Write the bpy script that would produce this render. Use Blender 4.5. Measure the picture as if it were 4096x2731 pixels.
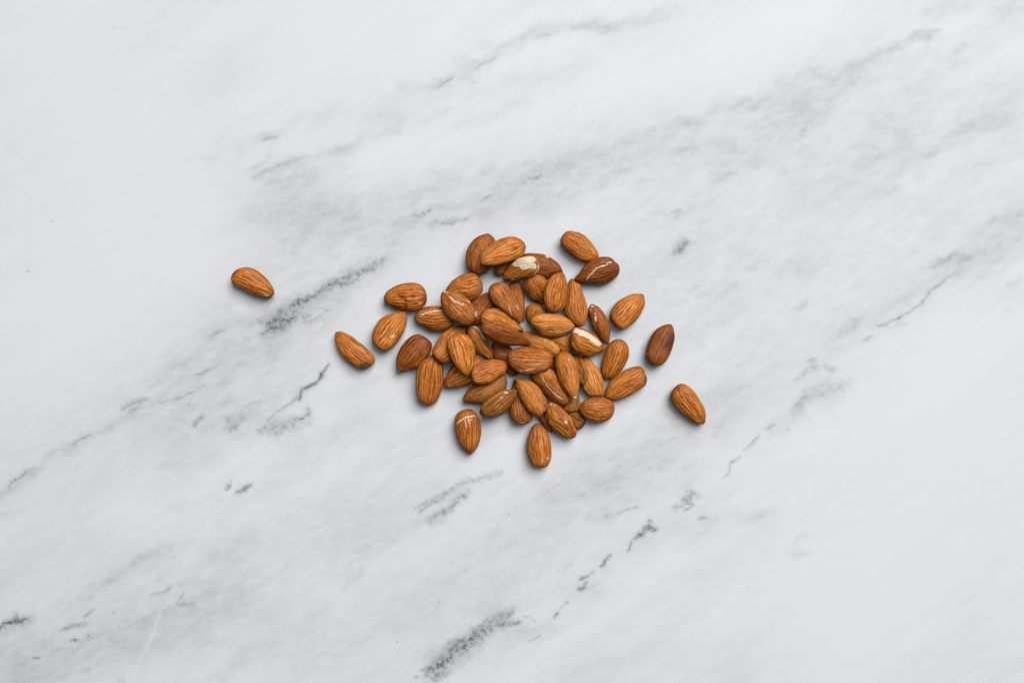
import bpy, math
import numpy as np

for o in list(bpy.data.objects):
    bpy.data.objects.remove(o)
scene = bpy.context.scene

# ------------------------------------------------------------------ camera
PXM = 7600.0                     # photo pixels per metre on the marble
CAM_H = 4096 / PXM * 35.0 / 36.0
cam_d = bpy.data.cameras.new('camera')
cam_d.lens = 35.0
cam_d.sensor_width = 36.0
cam_d.clip_start = 0.01
cam_d.clip_end = 20.0
cam_d.dof.use_dof = True
cam_d.dof.focus_distance = CAM_H - 0.008
cam_d.dof.aperture_fstop = 4.0
cam = bpy.data.objects.new('camera', cam_d)
scene.collection.objects.link(cam)
cam.location = (0, 0, CAM_H)
scene.camera = cam

# ------------------------------------------------------------------ light
world = bpy.data.worlds.new('World')
scene.world = world
world.use_nodes = True
bg = world.node_tree.nodes['Background']
bg.inputs[0].default_value = (0.80, 0.92, 1.0, 1)
bg.inputs[1].default_value = 0.10

def area(name, loc, size, power, col, aim=(0, 0, 0)):
    from mathutils import Vector
    l = bpy.data.lights.new(name, 'AREA')
    l.shape = 'RECTANGLE'
    l.size, l.size_y = size
    l.energy = power
    l.color = col
    o = bpy.data.objects.new(name, l)
    scene.collection.objects.link(o)
    o.location = loc
    d = Vector(aim) - Vector(loc)
    o.rotation_euler = d.to_track_quat('-Z', 'Y').to_euler()
    return o

area('window_light', (1.35, 2.05, 3.45), (2.8, 2.8), 222.0, (0.985, 0.99, 0.995))
area('added_falloff_light', (0.02, 0.10, 0.72), (0.26, 0.26), 0.75, (1.0, 0.98, 0.97))  # unseen lamp added low overhead so brightness falls off towards the corners

scene.view_settings.view_transform = 'Standard'
scene.view_settings.look = 'None'
scene.view_settings.exposure = 0.0
scene.view_settings.gamma = 1.0
scene.render.engine = 'CYCLES'
scene.cycles.max_bounces = 3
scene.cycles.diffuse_bounces = 0

# ------------------------------------------------------------------ tools
TILES = {
    'OV': (0, 0, 2352 / 4096), 'G1': (0, 0, 1.7209), 'G2': (1366, 0, 1.7209), 'G3': (2731, 0, 1.7209),
    'G4': (0, 911, 1.7218), 'G5': (2731, 911, 1.7231), 'G6': (0, 1821, 1.7218),
    'G7': (1366, 1821, 1.7231), 'G8': (2731, 1821, 1.7231),
    'Z1': (1800, 900, 3.92), 'Z2': (2100, 900, 3.92), 'Z3': (1800, 1200, 3.92),
    'Z4': (2100, 1200, 3.92), 'Z5': (1800, 1500, 3.92), 'Z6': (2100, 1500, 3.92),
    'A1': (1300, 900, 1.96), 'A2': (2100, 900, 1.96), 'A3': (1500, 1100, 3.136),
    'A4': (2400, 1100, 3.136), 'A5': (1700, 1500, 3.136)}

def to_px(tile, pts):
    ox, oy, s = TILES[tile]
    p = np.array(pts, float).reshape(-1, 2)
    return p / s + np.array([ox, oy])

def px_to_world(p, z=0.0):
    p = np.asarray(p, float)
    k = (CAM_H - z) / CAM_H / PXM
    return np.stack([(p[..., 0] - 2048) * k, -(p[..., 1] - 1365.5) * k], -1)

_perm = np.random.RandomState(7).permutation(4096)
_grad = np.random.RandomState(8).normal(size=(4096, 3))
_grad /= np.linalg.norm(_grad, axis=1)[:, None]

def perlin(x, y, z):
    x, y, z = np.broadcast_arrays(np.asarray(x, float), np.asarray(y, float), np.asarray(z, float))
    xi = np.floor(x).astype(int); yi = np.floor(y).astype(int); zi = np.floor(z).astype(int)
    fx, fy, fz = x - xi, y - yi, z - zi
    u = fx**3 * (fx * (fx * 6 - 15) + 10)
    v = fy**3 * (fy * (fy * 6 - 15) + 10)
    w = fz**3 * (fz * (fz * 6 - 15) + 10)
    out = 0
    for dx in (0, 1):
        a = _perm[(xi + dx) & 4095]
        wx = u if dx else 1 - u
        for dy in (0, 1):
            b = _perm[(a + yi + dy) & 4095]
            wy = v if dy else 1 - v
            for dz in (0, 1):
                g = _grad[_perm[(b + zi + dz) & 4095]]
                wz = w if dz else 1 - w
                out = out + wx * wy * wz * (g[..., 0] * (fx - dx) + g[..., 1] * (fy - dy) + g[..., 2] * (fz - dz))
    return out * 1.5

def fbm(x, y, z, n=4):
    r, a, t = 0, 1.0, 0
    for k in range(n):
        r = r + a * perlin(x * 2**k + 17.3 * k, y * 2**k + 5.1 * k, z * 2**k)
        t += a
        a *= 0.5
    return r / t * 1.4

def seg_dist_t(px, py, poly):
    """distance to a polyline and the position along it, 0..1"""
    if len(poly) == 1:
        return np.hypot(px - poly[0][0], py - poly[0][1]), np.full(px.shape, 0.5)
    d = np.full(px.shape, 1e9); tt = np.zeros(px.shape)
    ln = np.hypot(*(poly[1:] - poly[:-1]).T); cum = np.concatenate([[0], np.cumsum(ln)]) / ln.sum()
    for i, ((ax, ay), (bx, by)) in enumerate(zip(poly[:-1], poly[1:])):
        vx, vy = bx - ax, by - ay
        t = np.clip(((px - ax) * vx + (py - ay) * vy) / (vx * vx + vy * vy + 1e-9), 0, 1)
        e = np.hypot(px - ax - t * vx, py - ay - t * vy)
        c = e < d
        d = np.where(c, e, d); tt = np.where(c, cum[i] + t * (cum[i + 1] - cum[i]), tt)
    return d, tt

def seg_dist(px, py, poly):
    """distance of points to a polyline (a single point allowed)"""
    d = np.full(px.shape, 1e9)
    if len(poly) == 1:
        return np.hypot(px - poly[0][0], py - poly[0][1])
    for (ax, ay), (bx, by) in zip(poly[:-1], poly[1:]):
        vx, vy = bx - ax, by - ay
        t = np.clip(((px - ax) * vx + (py - ay) * vy) / (vx * vx + vy * vy + 1e-9), 0, 1)
        d = np.minimum(d, np.hypot(px - ax - t * vx, py - ay - t * vy))
    return d

def mesh_from(name, verts, faces, attrs=None):
    """verts (n,3), faces (m,4) or (m,3) arrays, fast"""
    me = bpy.data.meshes.new(name)
    me.vertices.add(len(verts))
    me.vertices.foreach_set('co', np.ascontiguousarray(verts, dtype=np.float32).ravel())
    loops, starts, n = [], [], 0
    for f in faces:
        f = np.asarray(f)
        if len(f) == 0:
            continue
        loops.append(f.ravel())
        starts.append(n + np.arange(len(f)) * f.shape[1])
        n += f.size
    lp = np.concatenate(loops); st = np.concatenate(starts)
    me.loops.add(len(lp)); me.loops.foreach_set('vertex_index', lp.astype(np.int32))
    me.polygons.add(len(st)); me.polygons.foreach_set('loop_start', st.astype(np.int32))
    me.polygons.foreach_set('use_smooth', np.ones(len(st), dtype=bool))
    me.update(calc_edges=True)
    me.validate()
    for k, a in (attrs or {}).items():
        at = me.attributes.new(k, 'FLOAT', 'POINT')
        at.data.foreach_set('value', np.ascontiguousarray(a, dtype=np.float32))
    return me

class NT:
    """small node-tree helper"""
    def __init__(self, name):
        self.m = bpy.data.materials.new(name)
        self.m.use_nodes = True
        self.t = self.m.node_tree
        self.bsdf = self.t.nodes['Principled BSDF']
    def n(self, kind, **props):
        nd = self.t.nodes.new(kind)
        for k, v in props.items():
            setattr(nd, k, v)
        return nd
    def l(self, a, b):
        self.t.links.new(a, b)
    def attr(self, name):
        return self.n('ShaderNodeAttribute', attribute_name=name).outputs['Fac']
    def noise(self, scale, detail=3, rough=0.5, vec=None, stretch=None):
        tc = vec or self.n('ShaderNodeTexCoord').outputs['Object']
        if stretch:
            mp = self.n('ShaderNodeMapping')
            mp.inputs['Scale'].default_value = stretch[0]
            mp.inputs['Rotation'].default_value = stretch[1]
            self.l(tc, mp.inputs[0]); tc = mp.outputs[0]
        nd = self.n('ShaderNodeTexNoise')
        nd.inputs['Scale'].default_value = scale
        nd.inputs['Detail'].default_value = detail
        nd.inputs['Roughness'].default_value = rough
        self.l(tc, nd.inputs['Vector'])
        return nd.outputs['Fac']
    def math(self, op, a, b=None, clamp=False):
        nd = self.n('ShaderNodeMath', operation=op, use_clamp=clamp)
        for i, v in enumerate((a, b)):
            if v is None:
                continue
            if isinstance(v, (int, float)):
                nd.inputs[i].default_value = v
            else:
                self.l(v, nd.inputs[i])
        return nd.outputs[0]
    def mix(self, fac, a, b, blend='MIX'):
        nd = self.n('ShaderNodeMix', data_type='RGBA', blend_type=blend)
        for i, v in ((0, fac), (6, a), (7, b)):
            if isinstance(v, (int, float)):
                nd.inputs[i].default_value = v
            elif isinstance(v, tuple):
                nd.inputs[i].default_value = (*v, 1)
            else:
                self.l(v, nd.inputs[i])
        return nd.outputs[2]
    def maprange(self, v, a, b, c, d):
        nd = self.n('ShaderNodeMapRange')
        self.l(v, nd.inputs[0])
        for i, x in enumerate((a, b, c, d)):
            nd.inputs[i + 1].default_value = x
        return nd.outputs[0]
    def bump(self, h, strength, dist):
        b = self.n('ShaderNodeBump')
        b.inputs['Strength'].default_value = strength
        b.inputs['Distance'].default_value = dist
        self.l(h, b.inputs['Height'])
        self.l(b.outputs[0], self.bsdf.inputs['Normal'])

# ------------------------------------------------------------------ marble slab
VEINS = [
 # tile, points, half width (photo px in that tile), strength, kind  s=soft  d=crisp dark  g=grainy dark
 ('G2', [(655,592),(700,570),(762,544)], 9, .75, 'd'), ('G2', [(870,570),(915,560)], 8, .35, 'd'),
 ('G2', [(890,490),(960,445),(1050,400)], 9, .42, 'd'), ('G2', [(900,430),(930,425)], 7, .3, 'd'),
 ('G2', [(1365,240),(1440,230)], 9, .5, 'd'), ('G2', [(1450,215),(1500,205)], 9, .3, 'd'), ('G2', [(1820,172),(1842,172)], 7, .55, 'd'),
 ('G2', [(400,610),(600,575),(780,540),(900,470),(1100,350),(1280,240),(1450,190),(1700,170),(1900,175),(2300,70)], 42, .42, 's'),
 ('G2', [(1100,330),(1280,230)], 22, .3, 's'), ('G2', [(1600,180),(1900,190)], 45, .35, 's'), ('G2', [(1640,185),(1690,180)], 18, .3, 's'),
 ('G2', [(1780,410),(1700,470),(1480,560)], 30, .12, 's'),
 ('G2', [(0,1050),(120,970),(200,930),(450,860),(700,760)], 34, .42, 's'), ('G2', [(-20,1070),(120,1000)], 40, .3, 's'),
 ('G2', [(800,880),(1000,800),(1300,690)], 45, .22, 's'), ('G2', [(300,700),(700,620),(1100,600),(1600,500)], 80, .2, 's'),
 ('G2', [(150,830),(450,770)], 60, .2, 's'), ('G2', [(930,290),(1060,330)], 50, .2, 's'), ('G2', [(780,440),(900,430)], 30, .2, 's'),
 ('G2', [(1290,1218),(1350,1215),(1385,1190)], 8, .8, 'd'), ('G2', [(1200,1290),(1300,1220)], 9, .35, 'd'),
 ('G2', [(960,1385),(1010,1355),(1060,1345)], 10, .5, 'd'), ('G2', [(1180,1262),(1240,1248)], 9, .25, 'd'),
 ('G2', [(500,1500),(900,1400),(1200,1270),(1400,1190),(1700,1080),(2000,970),(2349,840)], 48, .45, 's'),
 ('G2', [(1000,1450),(1400,1330),(1800,1180),(2349,980)], 110, .38, 's'), ('G2', [(1350,1340),(1420,1440)], 60, .3, 's'),
 ('G2', [(2280,1465),(2320,1450),(2300,1500)], 18, .45, 'd'), ('G2', [(2130,1470),(2280,1462)], 14, .25, 's'),
 ('G2', [(520,1490),(620,1440)], 15, .35, 'g'), ('G2', [(620,1545),(860,1500)], 18, .35, 'g'), ('G2', [(1480,1350),(1560,1300)], 12, .25, 's'),
 ('G2', [(-40,1560),(250,1530),(600,1520),(1000,1490)], 70, .3, 's'),
 ('G1', [(1800,960),(1840,945),(1910,938)], 9, .55, 'd'), ('G1', [(1820,930),(1900,920),(1950,960)], 32, .3, 's'),
 ('G1', [(1730,1155),(1780,1135),(1830,1115)], 9, .5, 'd'), ('G1', [(1740,1215),(1800,1175),(1920,1135),(2000,1110),(2120,1065)], 12, .42, 'd'),
 ('G1', [(1740,1200),(1850,1170),(2000,1115),(2340,1040)], 40, .3, 's'), ('G1', [(2260,1050),(2351,1030)], 22, .4, 's'),
 ('G1', [(1640,1020),(1780,960),(1900,900)], 38, .22, 's'), ('G1', [(1840,1100),(1880,1020),(1920,980)], 16, .25, 's'),
 ('G1', [(1380,1085),(1500,1080)], 20, .28, 's'), ('G1', [(1990,1215),(2050,1210)], 22, .28, 's'), ('G1', [(1900,1250),(2200,1190),(2351,1150)], 70, .25, 's'),
 ('G1', [(1750,1480),(1950,1380),(2200,1440),(2351,1500)], 110, .3, 's'), ('G1', [(2000,860),(2351,760)], 60, .25, 's'),
 ('G1', [(775,190),(805,196)], 6, .4, 'd'), ('G1', [(840,190),(870,190)], 7, .2, 'd'), ('G1', [(985,316),(1080,318),(1240,325)], 3, .22, 'd'),
 ('G3', [(-20,845),(100,830),(250,740),(400,700),(500,720),(700,600),(850,520),(940,490)], 46, .36, 's'),
 ('G3', [(260,740),(400,720),(520,730)], 34, .25, 's'), ('G3', [(-30,860),(100,850)], 30, .4, 's'),
 ('G3', [(920,500),(1000,530),(1080,515),(1200,460),(1300,410),(1450,330),(1600,265),(1760,215)], 28, .5, 's'),
 ('G3', [(1540,290),(1620,240),(1750,225)], 24, .45, 's'), ('G3', [(1000,532),(1080,517)], 16, .35, 's'), ('G3', [(1300,450),(1440,380)], 30, .3, 's'),
 ('G3', [(550,820),(800,700),(1050,600),(1250,480)], 80, .38, 's'), ('G3', [(600,900),(800,850),(1000,750)], 70, .25, 's'),
 ('G3', [(760,940),(820,892),(880,845),(930,800)], 18, .42, 's'), ('G3', [(798,895),(838,882)], 8, .5, 'd'),
 ('G3', [(640,790),(720,735),(820,650)], 20, .28, 's'), ('G3', [(1480,545),(1560,530)], 12, .28, 's'), ('G3', [(1640,490),(1720,470)], 12, .32, 's'),
 ('G3', [(1860,360),(1950,310)], 18, .38, 's'), ('G3', [(1660,360),(1750,360)], 22, .25, 's'), ('G3', [(1720,110),(1900,50),(2100,-20)], 60, .3, 's'),
 ('G3', [(2130,70),(2349,30)], 50, .3, 's'), ('G3', [(200,1230),(300,1200),(360,1180)], 28, .42, 's'), ('G3', [(0,1480),(60,1420)], 34, .35, 's'),
 ('G3', [(150,1400),(230,1390)], 25, .25, 's'), ('G3', [(1700,1090),(1800,1010),(1900,930)], 25, .36, 's'), ('G3', [(1500,1150),(1700,1080)], 26, .3, 's'),
 ('G3', [(1880,930),(2100,850),(2250,800)], 60, .36, 's'), ('G3', [(2100,830),(2230,830)], 25, .3, 's'), ('G3', [(2000,800),(2349,680)], 110, .25, 's'),
 ('G3', [(1400,1350),(1480,1290)], 18, .3, 's'), ('G3', [(1250,1350),(1450,1290)], 60, .22, 's'), ('G3', [(1610,1235),(1680,1200)], 16, .25, 's'),
 ('G3', [(2150,1530),(2349,1460)], 60, .42, 's'), ('G3', [(2310,1475),(2345,1465)], 12, .45, 'd'), ('G3', [(600,1100),(1100,1080),(1600,950)], 120, .16, 's'),
 ('G3', [(0,1050),(250,1000),(450,1050),(500,1140)], 60, .25, 's'), ('G3', [(1350,860),(1550,970)], 50, .22, 's'),
 ('G4', [(1990,545),(2040,518),(2130,490),(2230,440),(2300,385),(2400,330)], 20, .72, 'g'),
 ('G4', [(1830,690),(1880,630),(1950,575),(2040,525)], 34, .62, 'g'), ('G4', [(1830,720),(1900,670),(1970,640),(2020,600)], 34, .75, 'g'),
 ('G4', [(1885,705),(1940,645)], 16, .8, 'g'), ('G4', [(1900,600),(1960,560),(2050,520)], 26, .5, 'g'), ('G4', [(2230,440),(2300,390),(2352,345)], 26, .55, 'g'), ('G4', [(2000,600),(2110,600)], 22, .35, 'g'), ('G4', [(1780,640),(1830,620)], 20, .35, 'g'),
 ('OV', [(765,660),(795,640),(830,622),(885,603)], 9, .5, 'g'), ('OV', [(770,655),(810,645)], 8, .5, 'g'), ('OV', [(800,620),(850,600)], 14, .25, 's'),
 ('G4', [(1850,800),(1870,900)], 60, .25, 's'), ('G4', [(1640,700),(1720,670)], 26, .32, 's'),
 ('G4', [(2050,660),(2150,620),(2255,560)], 9, .35, 'd'), ('G4', [(2237,568),(2255,560)], 8, .5, 'd'),
 ('G4', [(2060,1180),(2073,1125),(2110,1098),(2160,1075),(2200,1040),(2225,985),(2265,933)], 11, .95, 'd'),
 ('G4', [(2080,1112),(2130,1092)], 13, .6, 'd'), ('G4', [(2205,1020),(2245,965)], 14, .4, 'g'), ('G4', [(2010,1140),(2080,1100)], 40, .25, 's'),
 ('G4', [(1840,1320),(1900,1270),(2000,1190),(2060,1150)], 10, .4, 'd'), ('G4', [(1838,1312)], 10, .5, 'd'), ('G4', [(2110,1250)], 11, .55, 'd'),
 ('G4', [(2068,1325),(2108,1292),(2118,1272)], 13, .6, 'g'), ('G4', [(1575,1400),(1605,1330),(1650,1300)], 34, .38, 'g'),
 ('G4', [(1655,1250),(1700,1220),(1800,1180)], 10, .3, 'd'), ('G4', [(1780,1400),(1900,1370),(2100,1320)], 44, .35, 'g'),
 ('G4', [(1768,1392)], 8, .4, 'd'), ('G4', [(1470,760),(1500,725),(1560,700)], 9, .35, 'd'), ('G4', [(1380,740),(1600,660),(1800,640)], 46, .3, 's'),
 ('G4', [(1330,1025),(1420,990),(1500,950)], 10, .28, 'd'), ('G4', [(1280,960),(1330,870),(1400,850)], 35, .2, 's'),
 ('G4', [(1000,1110),(1100,1040),(1200,900)], 60, .2, 's'), ('G4', [(1090,1050)], 12, .3, 's'),
 ('G4', [(848,1245),(950,1200),(1010,1190)], 12, .38, 'g'), ('G4', [(900,1272),(960,1230)], 12, .3, 'g'),
 ('G4', [(1110,1215),(1200,1180),(1300,1135),(1400,1090)], 10, .32, 'd'), ('G4', [(1295,1212)], 7, .4, 'd'),
 ('G4', [(1330,1362),(1360,1340),(1400,1300)], 14, .35, 'g'), ('G4', [(330,1567),(480,1500),(530,1460),(620,1430),(760,1370),(900,1290),(1100,1200)], 26, .42, 's'),
 ('G4', [(500,1490),(540,1460),(630,1425)], 8, .45, 'd'), ('G4', [(900,1300),(1250,1180),(1600,900),(1900,800)], 150, .16, 's'),
 ('G4', [(1000,1450),(1400,1350),(2000,1250)], 130, .16, 's'), ('G4', [(180,298),(212,305)], 5, .4, 'd'), ('G4', [(560,1520),(420,1550)], 30, .3, 's'),
 ('G6', [(30,240),(60,205),(78,172),(130,158),(190,105),(350,50),(450,0)], 22, .42, 's'), ('G6', [(75,173),(105,166),(132,157),(160,125),(195,100)], 5, .7, 'd'),
 ('G6', [(78,172)], 7, .7, 'd'), ('G6', [(58,210),(78,175)], 6, .4, 'd'), ('G6', [(-60,300),(0,260),(110,210),(250,110)], 44, .38, 's'), ('G6', [(0,400),(150,380)], 50, .15, 's'),
 ('G6', [(1545,230),(1570,205),(1592,182)], 12, .55, 'g'), ('G6', [(1622,250),(1670,225),(1720,195)], 15, .62, 'g'), ('G6', [(1650,235),(1690,212)], 8, .5, 'd'),
 ('G6', [(1480,312),(1540,290)], 11, .32, 's'), ('G6', [(1500,460),(1550,430)], 16, .26, 's'), ('G6', [(1180,380),(1260,320)], 30, .2, 's'),
 ('G6', [(430,1065),(600,965),(740,880),(850,790),(1050,680),(1200,600)], 24, .34, 's'), ('G6', [(600,930),(850,800)], 20, .25, 's'),
 ('G6', [(570,1112),(605,1072),(640,1050)], 9, .42, 'd'), ('G6', [(440,1190),(520,1165),(580,1152)], 12, .42, 'g'), ('G6', [(340,1235),(450,1190)], 14, .32, 's'),
 ('G6', [(478,1280),(545,1276)], 8, .7, 'd'), ('G6', [(516,1285)], 9, .9, 'd'), ('G6', [(600,1240)], 7, .6, 'd'),
 ('G6', [(540,1275),(700,1212),(825,1190)], 22, .34, 's'), ('G6', [(1030,950),(1130,932),(1175,900)], 9, .38, 'd'), ('G6', [(1215,1000),(1255,965),(1262,940)], 8, .34, 'd'),
 ('G6', [(1250,995),(1350,970),(1550,940),(1750,890)], 20, .3, 's'), ('G6', [(1230,1020),(1340,1020)], 14, .32, 'g'), ('G6', [(1150,890),(1350,892),(1470,870)], 16, .25, 's'),
 ('G6', [(780,1080)], 9, .35, 'd'), ('G6', [(850,1165),(950,1130),(1200,1070)], 32, .3, 's'), ('G6', [(1060,880),(1150,820)], 20, .25, 's'),
 ('G6', [(-10,1195),(50,1140),(110,1128),(155,1142),(190,1120)], 20, .7, 'g'), ('G6', [(60,1138),(110,1125),(158,1145)], 10, .75, 'd'),
 ('G6', [(180,1110),(235,1100)], 25, .38, 's'), ('G6', [(60,1190),(180,1190),(220,1160)], 38, .35, 's'), ('G6', [(150,1432),(210,1412)], 20, .35, 's'), ('G6', [(215,1408),(270,1400)], 10, .65, 'd'),
 ('G6', [(0,1360)], 26, .4, 's'), ('G6', [(570,1500),(610,1460)], 20, .35, 's'), ('G6', [(815,1540),(850,1550)], 20, .35, 's'),
 ('G6', [(-100,1450),(600,1330),(1200,1180),(1700,1000)], 190, .36, 's'), ('G6', [(-50,1500),(300,1480)], 160, .3, 's'), ('G6', [(1500,1500),(1900,1320),(2200,1100)], 80, .25, 's'),
 ('G6', [(1500,700),(1750,580)], 100, .22, 's'), ('G6', [(1100,80),(1300,50),(1500,20)], 70, .26, 's'), ('G6', [(1830,1440)], 7, .3, 'd'),
 ('G6', [(900,1600),(1040,1240),(1180,930),(1300,740),(1450,460),(1700,20)], 13, -.7, 's'), ('G6', [(700,900),(1000,700),(1300,560)], 60, .15, 's'),
 ('G7', [(500,360),(620,295),(720,255),(800,210),(950,170),(1100,110)], 14, .3, 'g'), ('G7', [(540,382),(600,330),(700,285)], 12, .42, 'g'),
 ('G7', [(600,452),(680,392),(760,340),(820,290),(880,262)], 16, .48, 'g'), ('G7', [(540,430),(700,440)], 40, .25, 's'), ('G7', [(600,310),(850,250)], 60, .2, 's'),
 ('G7', [(50,730),(150,650),(350,560),(500,470)], 50, .25, 's'), ('G7', [(120,780),(175,763)], 10, .25, 's'), ('G7', [(0,890),(120,820)], 40, .25, 's'),
 ('G7', [(600,1480),(680,1430),(760,1360),(850,1290),(940,1235),(1040,1180),(1130,1140)], 38, .6, 'g'), ('G7', [(600,1485),(660,1455),(745,1392)], 26, .85, 'g'), ('G7', [(770,1370),(800,1330),(860,1285),(910,1245)], 18, .8, 'g'), ('G7', [(800,1355),(850,1350),(880,1320)], 14, .6, 'g'), ('G7', [(940,1175),(985,1165),(1010,1200)], 12, .6, 'g'), ('G7', [(580,1400),(700,1330),(820,1260)], 30, .3, 's'), ('G7', [(700,1510),(860,1400),(1000,1300)], 34, .3, 's'), ('G7', [(640,1450),(730,1405),(830,1345),(900,1290)], 26, .6, 'g'),
 ('G7', [(505,1545),(520,1530)], 12, .6, 'd'), ('G7', [(545,1490),(570,1485)], 14, .4, 'g'), ('G7', [(530,1335)], 7, .4, 'd'), ('G7', [(600,1540),(720,1490)], 34, .45, 'g'),
 ('G7', [(950,1180),(1000,1150),(1150,1090)], 34, .45, 'g'), ('G7', [(1170,1152),(1225,1140)], 15, .55, 'g'), ('G7', [(1145,1102),(1162,1094)], 12, .5, 'g'),
 ('G7', [(1240,1105),(1290,1110),(1330,1135)], 9, .28, 'd'), ('G7', [(1200,1200),(1420,1190)], 60, .28, 's'), ('G7', [(1280,1284),(1320,1262),(1375,1238)], 6, .5, 'd'),
 ('G7', [(960,1085),(1200,1050)], 55, .28, 's'), ('G7', [(1000,1290),(1200,1230)], 60, .2, 's'), ('G7', [(1468,1130),(1480,1110),(1500,1092)], 9, .75, 'd'),
 ('G7', [(1500,1080),(1520,1040),(1545,1020)], 6, .32, 'd'), ('G7', [(1540,1020),(1556,1015)], 9, .65, 'd'),
 ('G7', [(1638,918),(1662,908),(1682,902)], 13, .95, 'd'), ('G7', [(1665,905),(1680,880),(1700,855)], 8, .6, 'd'), ('G7', [(1650,857),(1680,835),(1706,815)], 10, .85, 'd'),
 ('G7', [(1710,812),(1745,780)], 7, .5, 'd'), ('G7', [(1780,762),(1800,735),(1848,682)], 11, .6, 'g'), ('G7', [(1790,745),(1820,712)], 7, .5, 'd'),
 ('G7', [(1958,657),(1982,612)], 7, .55, 'd'), ('G7', [(1981,616)], 9, .9, 'd'), ('G7', [(2000,592),(2020,570),(2060,540),(2100,490),(2120,455)], 12, .7, 'g'),
 ('G7', [(2080,503),(2108,490),(2140,503)], 18, .75, 'g'), ('G7', [(1910,405),(1960,380),(2050,345)], 7, .5, 'd'), ('G7', [(2037,350)], 9, .5, 'd'),
 ('G7', [(1832,412)], 8, .6, 'd'), ('G7', [(1540,790),(1600,740)], 14, .25, 's'), ('G7', [(1700,425),(1900,395)], 46, .25, 's'), ('G7', [(2280,362),(2352,350)], 16, .45, 'g'),
 ('G7', [(1500,320),(2000,200),(2352,100)], 170, .2, 's'), ('G7', [(1800,785),(1860,770)], 22, .22, 's'), ('G7', [(1600,960),(1800,890)], 60, .2, 's'), ('G7', [(1700,885),(1760,870)], 24, .25, 's'),
 ('G7', [(2060,600),(2200,500),(2352,450)], 60, .2, 's'), ('G7', [(2080,20),(2090,40)], 20, .25, 's'),
 ('G8', [(0,380),(40,352),(62,330),(50,316),(30,322)], 7, .65, 'd'), ('G8', [(0,310),(50,255),(90,262)], 32, .42, 'g'), ('G8', [(270,150),(310,125),(325,90),(330,50),(370,30),(400,0)], 7, .42, 'd'),
 ('G8', [(100,442),(150,432)], 10, .38, 'd'), ('G8', [(120,450),(240,462)], 30, .25, 's'), ('G8', [(780,605),(788,565),(845,530)], 14, .3, 's'),
 ('G8', [(755,675),(850,670)], 34, .32, 's'), ('G8', [(0,600),(250,460),(600,400)], 90, .2, 's'), ('G8', [(460,460),(560,410)], 40, .2, 's'),
 ('G8', [(250,1500),(420,1450)], 110, .14, 's'),
 ('G5', [(425,1535),(470,1490),(520,1430)], 10, .42, 'd'), ('G5', [(575,1388),(620,1360)], 12, .42, 'g'), ('G5', [(715,1388)], 9, .4, 'd'),
 ('G5', [(760,1240),(830,1185),(870,1175)], 28, .42, 'g'), ('G5', [(830,1010),(920,950)], 20, .38, 'g'), ('G5', [(780,1055),(860,1010)], 13, .32, 'g'),
 ('G5', [(860,922),(910,905)], 16, .36, 'g'), ('G5', [(970,945),(1035,985)], 20, .32, 'g'), ('G5', [(900,1150),(1100,1080)], 60, .28, 'g'), ('G5', [(600,1420),(800,1260),(960,1080)], 56, .25, 's'),
 ('G5', [(1240,787),(1290,760)], 13, .42, 'd'), ('G5', [(1330,692),(1420,652),(1480,625),(1560,585)], 12, .45, 'd'), ('G5', [(1476,627),(1512,612)], 11, .95, 'd'),
 ('G5', [(1560,582),(1640,530),(1700,440),(1780,390),(1850,335)], 15, .4, 'd'), ('G5', [(1450,675),(1540,655)], 26, .25, 's'), ('G5', [(1100,692),(1200,640)], 28, .3, 'g'),
 ('G5', [(1735,265),(1830,212),(1965,205)], 28, .36, 'g'), ('G5', [(1860,322),(1900,308)], 18, .36, 's'), ('G5', [(1000,790),(1350,600),(1600,440)], 70, .22, 's'),
 ('G5', [(1800,320),(2100,150),(2352,20)], 120, .3, 's'), ('G5', [(780,565),(850,520)], 28, .32, 's'), ('OV', [(1548,582),(1566,566),(1580,556)], 8, .55, 'g'), ('OV', [(1555,570),(1580,560)], 14, .3, 's'),
 ('OV', [(1530,495),(1575,482)], 13, .22, 's'), ('G5', [(430,290),(500,262),(560,242)], 32, .32, 's'), ('G5', [(40,432),(130,392)], 14, .3, 's'),
 ('G5', [(100,465),(250,445),(380,380)], 30, .3, 's'), ('G5', [(640,310),(900,280),(1000,200)], 60, .22, 's'), ('G5', [(780,305)], 12, .3, 's'), ('G5', [(2250,410),(2352,370)], 20, .3, 's'),
 ('G5', [(2210,570),(2250,565)], 16, .25, 's'), ('G5', [(2070,330)], 25, .22, 's'), ('G5', [(0,760),(200,640),(420,540)], 70, .18, 's'),
 ('OV', [(0,1080),(350,900),(600,700),(700,520)], 90, .2, 's'), ('OV', [(430,900),(600,760),(760,680)], 60, .26, 's'),
 ('OV', [(400,1000),(600,900),(720,820)], 50, .2, 's'), ('OV', [(640,770),(700,740),(800,650),(900,600)], 34, .3, 's'), ('OV', [(600,690),(640,750)], 30, .2, 's'), ('OV', [(600,430),(700,560),(640,700)], 110, .07, 's'),
 ('OV', [(620,480),(900,520),(1200,420),(1700,300),(2100,150)], 110, .2, 's'), ('OV', [(1650,560),(1900,430),(2330,220)], 150, .2, 's'),
 ('OV', [(0,1460),(300,1400),(700,1250),(1000,1150)], 120, .2, 's'), ('OV', [(1000,1400),(1300,1150),(1600,950),(1900,720),(2352,450)], 100, .2, 's'),
 ('OV', [(640,500),(780,470),(950,440),(1120,400),(1300,370)], 34, .26, 's'), ('OV', [(760,540),(900,512),(990,500)], 14, .2, 's'), ('OV', [(690,600),(820,560),(950,540)], 22, .2, 's'),
 ('OV', [(600,420),(700,380)], 24, .18, 's'), ('OV', [(1350,690),(1500,620),(1700,540)], 50, .16, 's'), ('OV', [(1420,1100),(1560,1000),(1700,900)], 50, .2, 's'),
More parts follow.
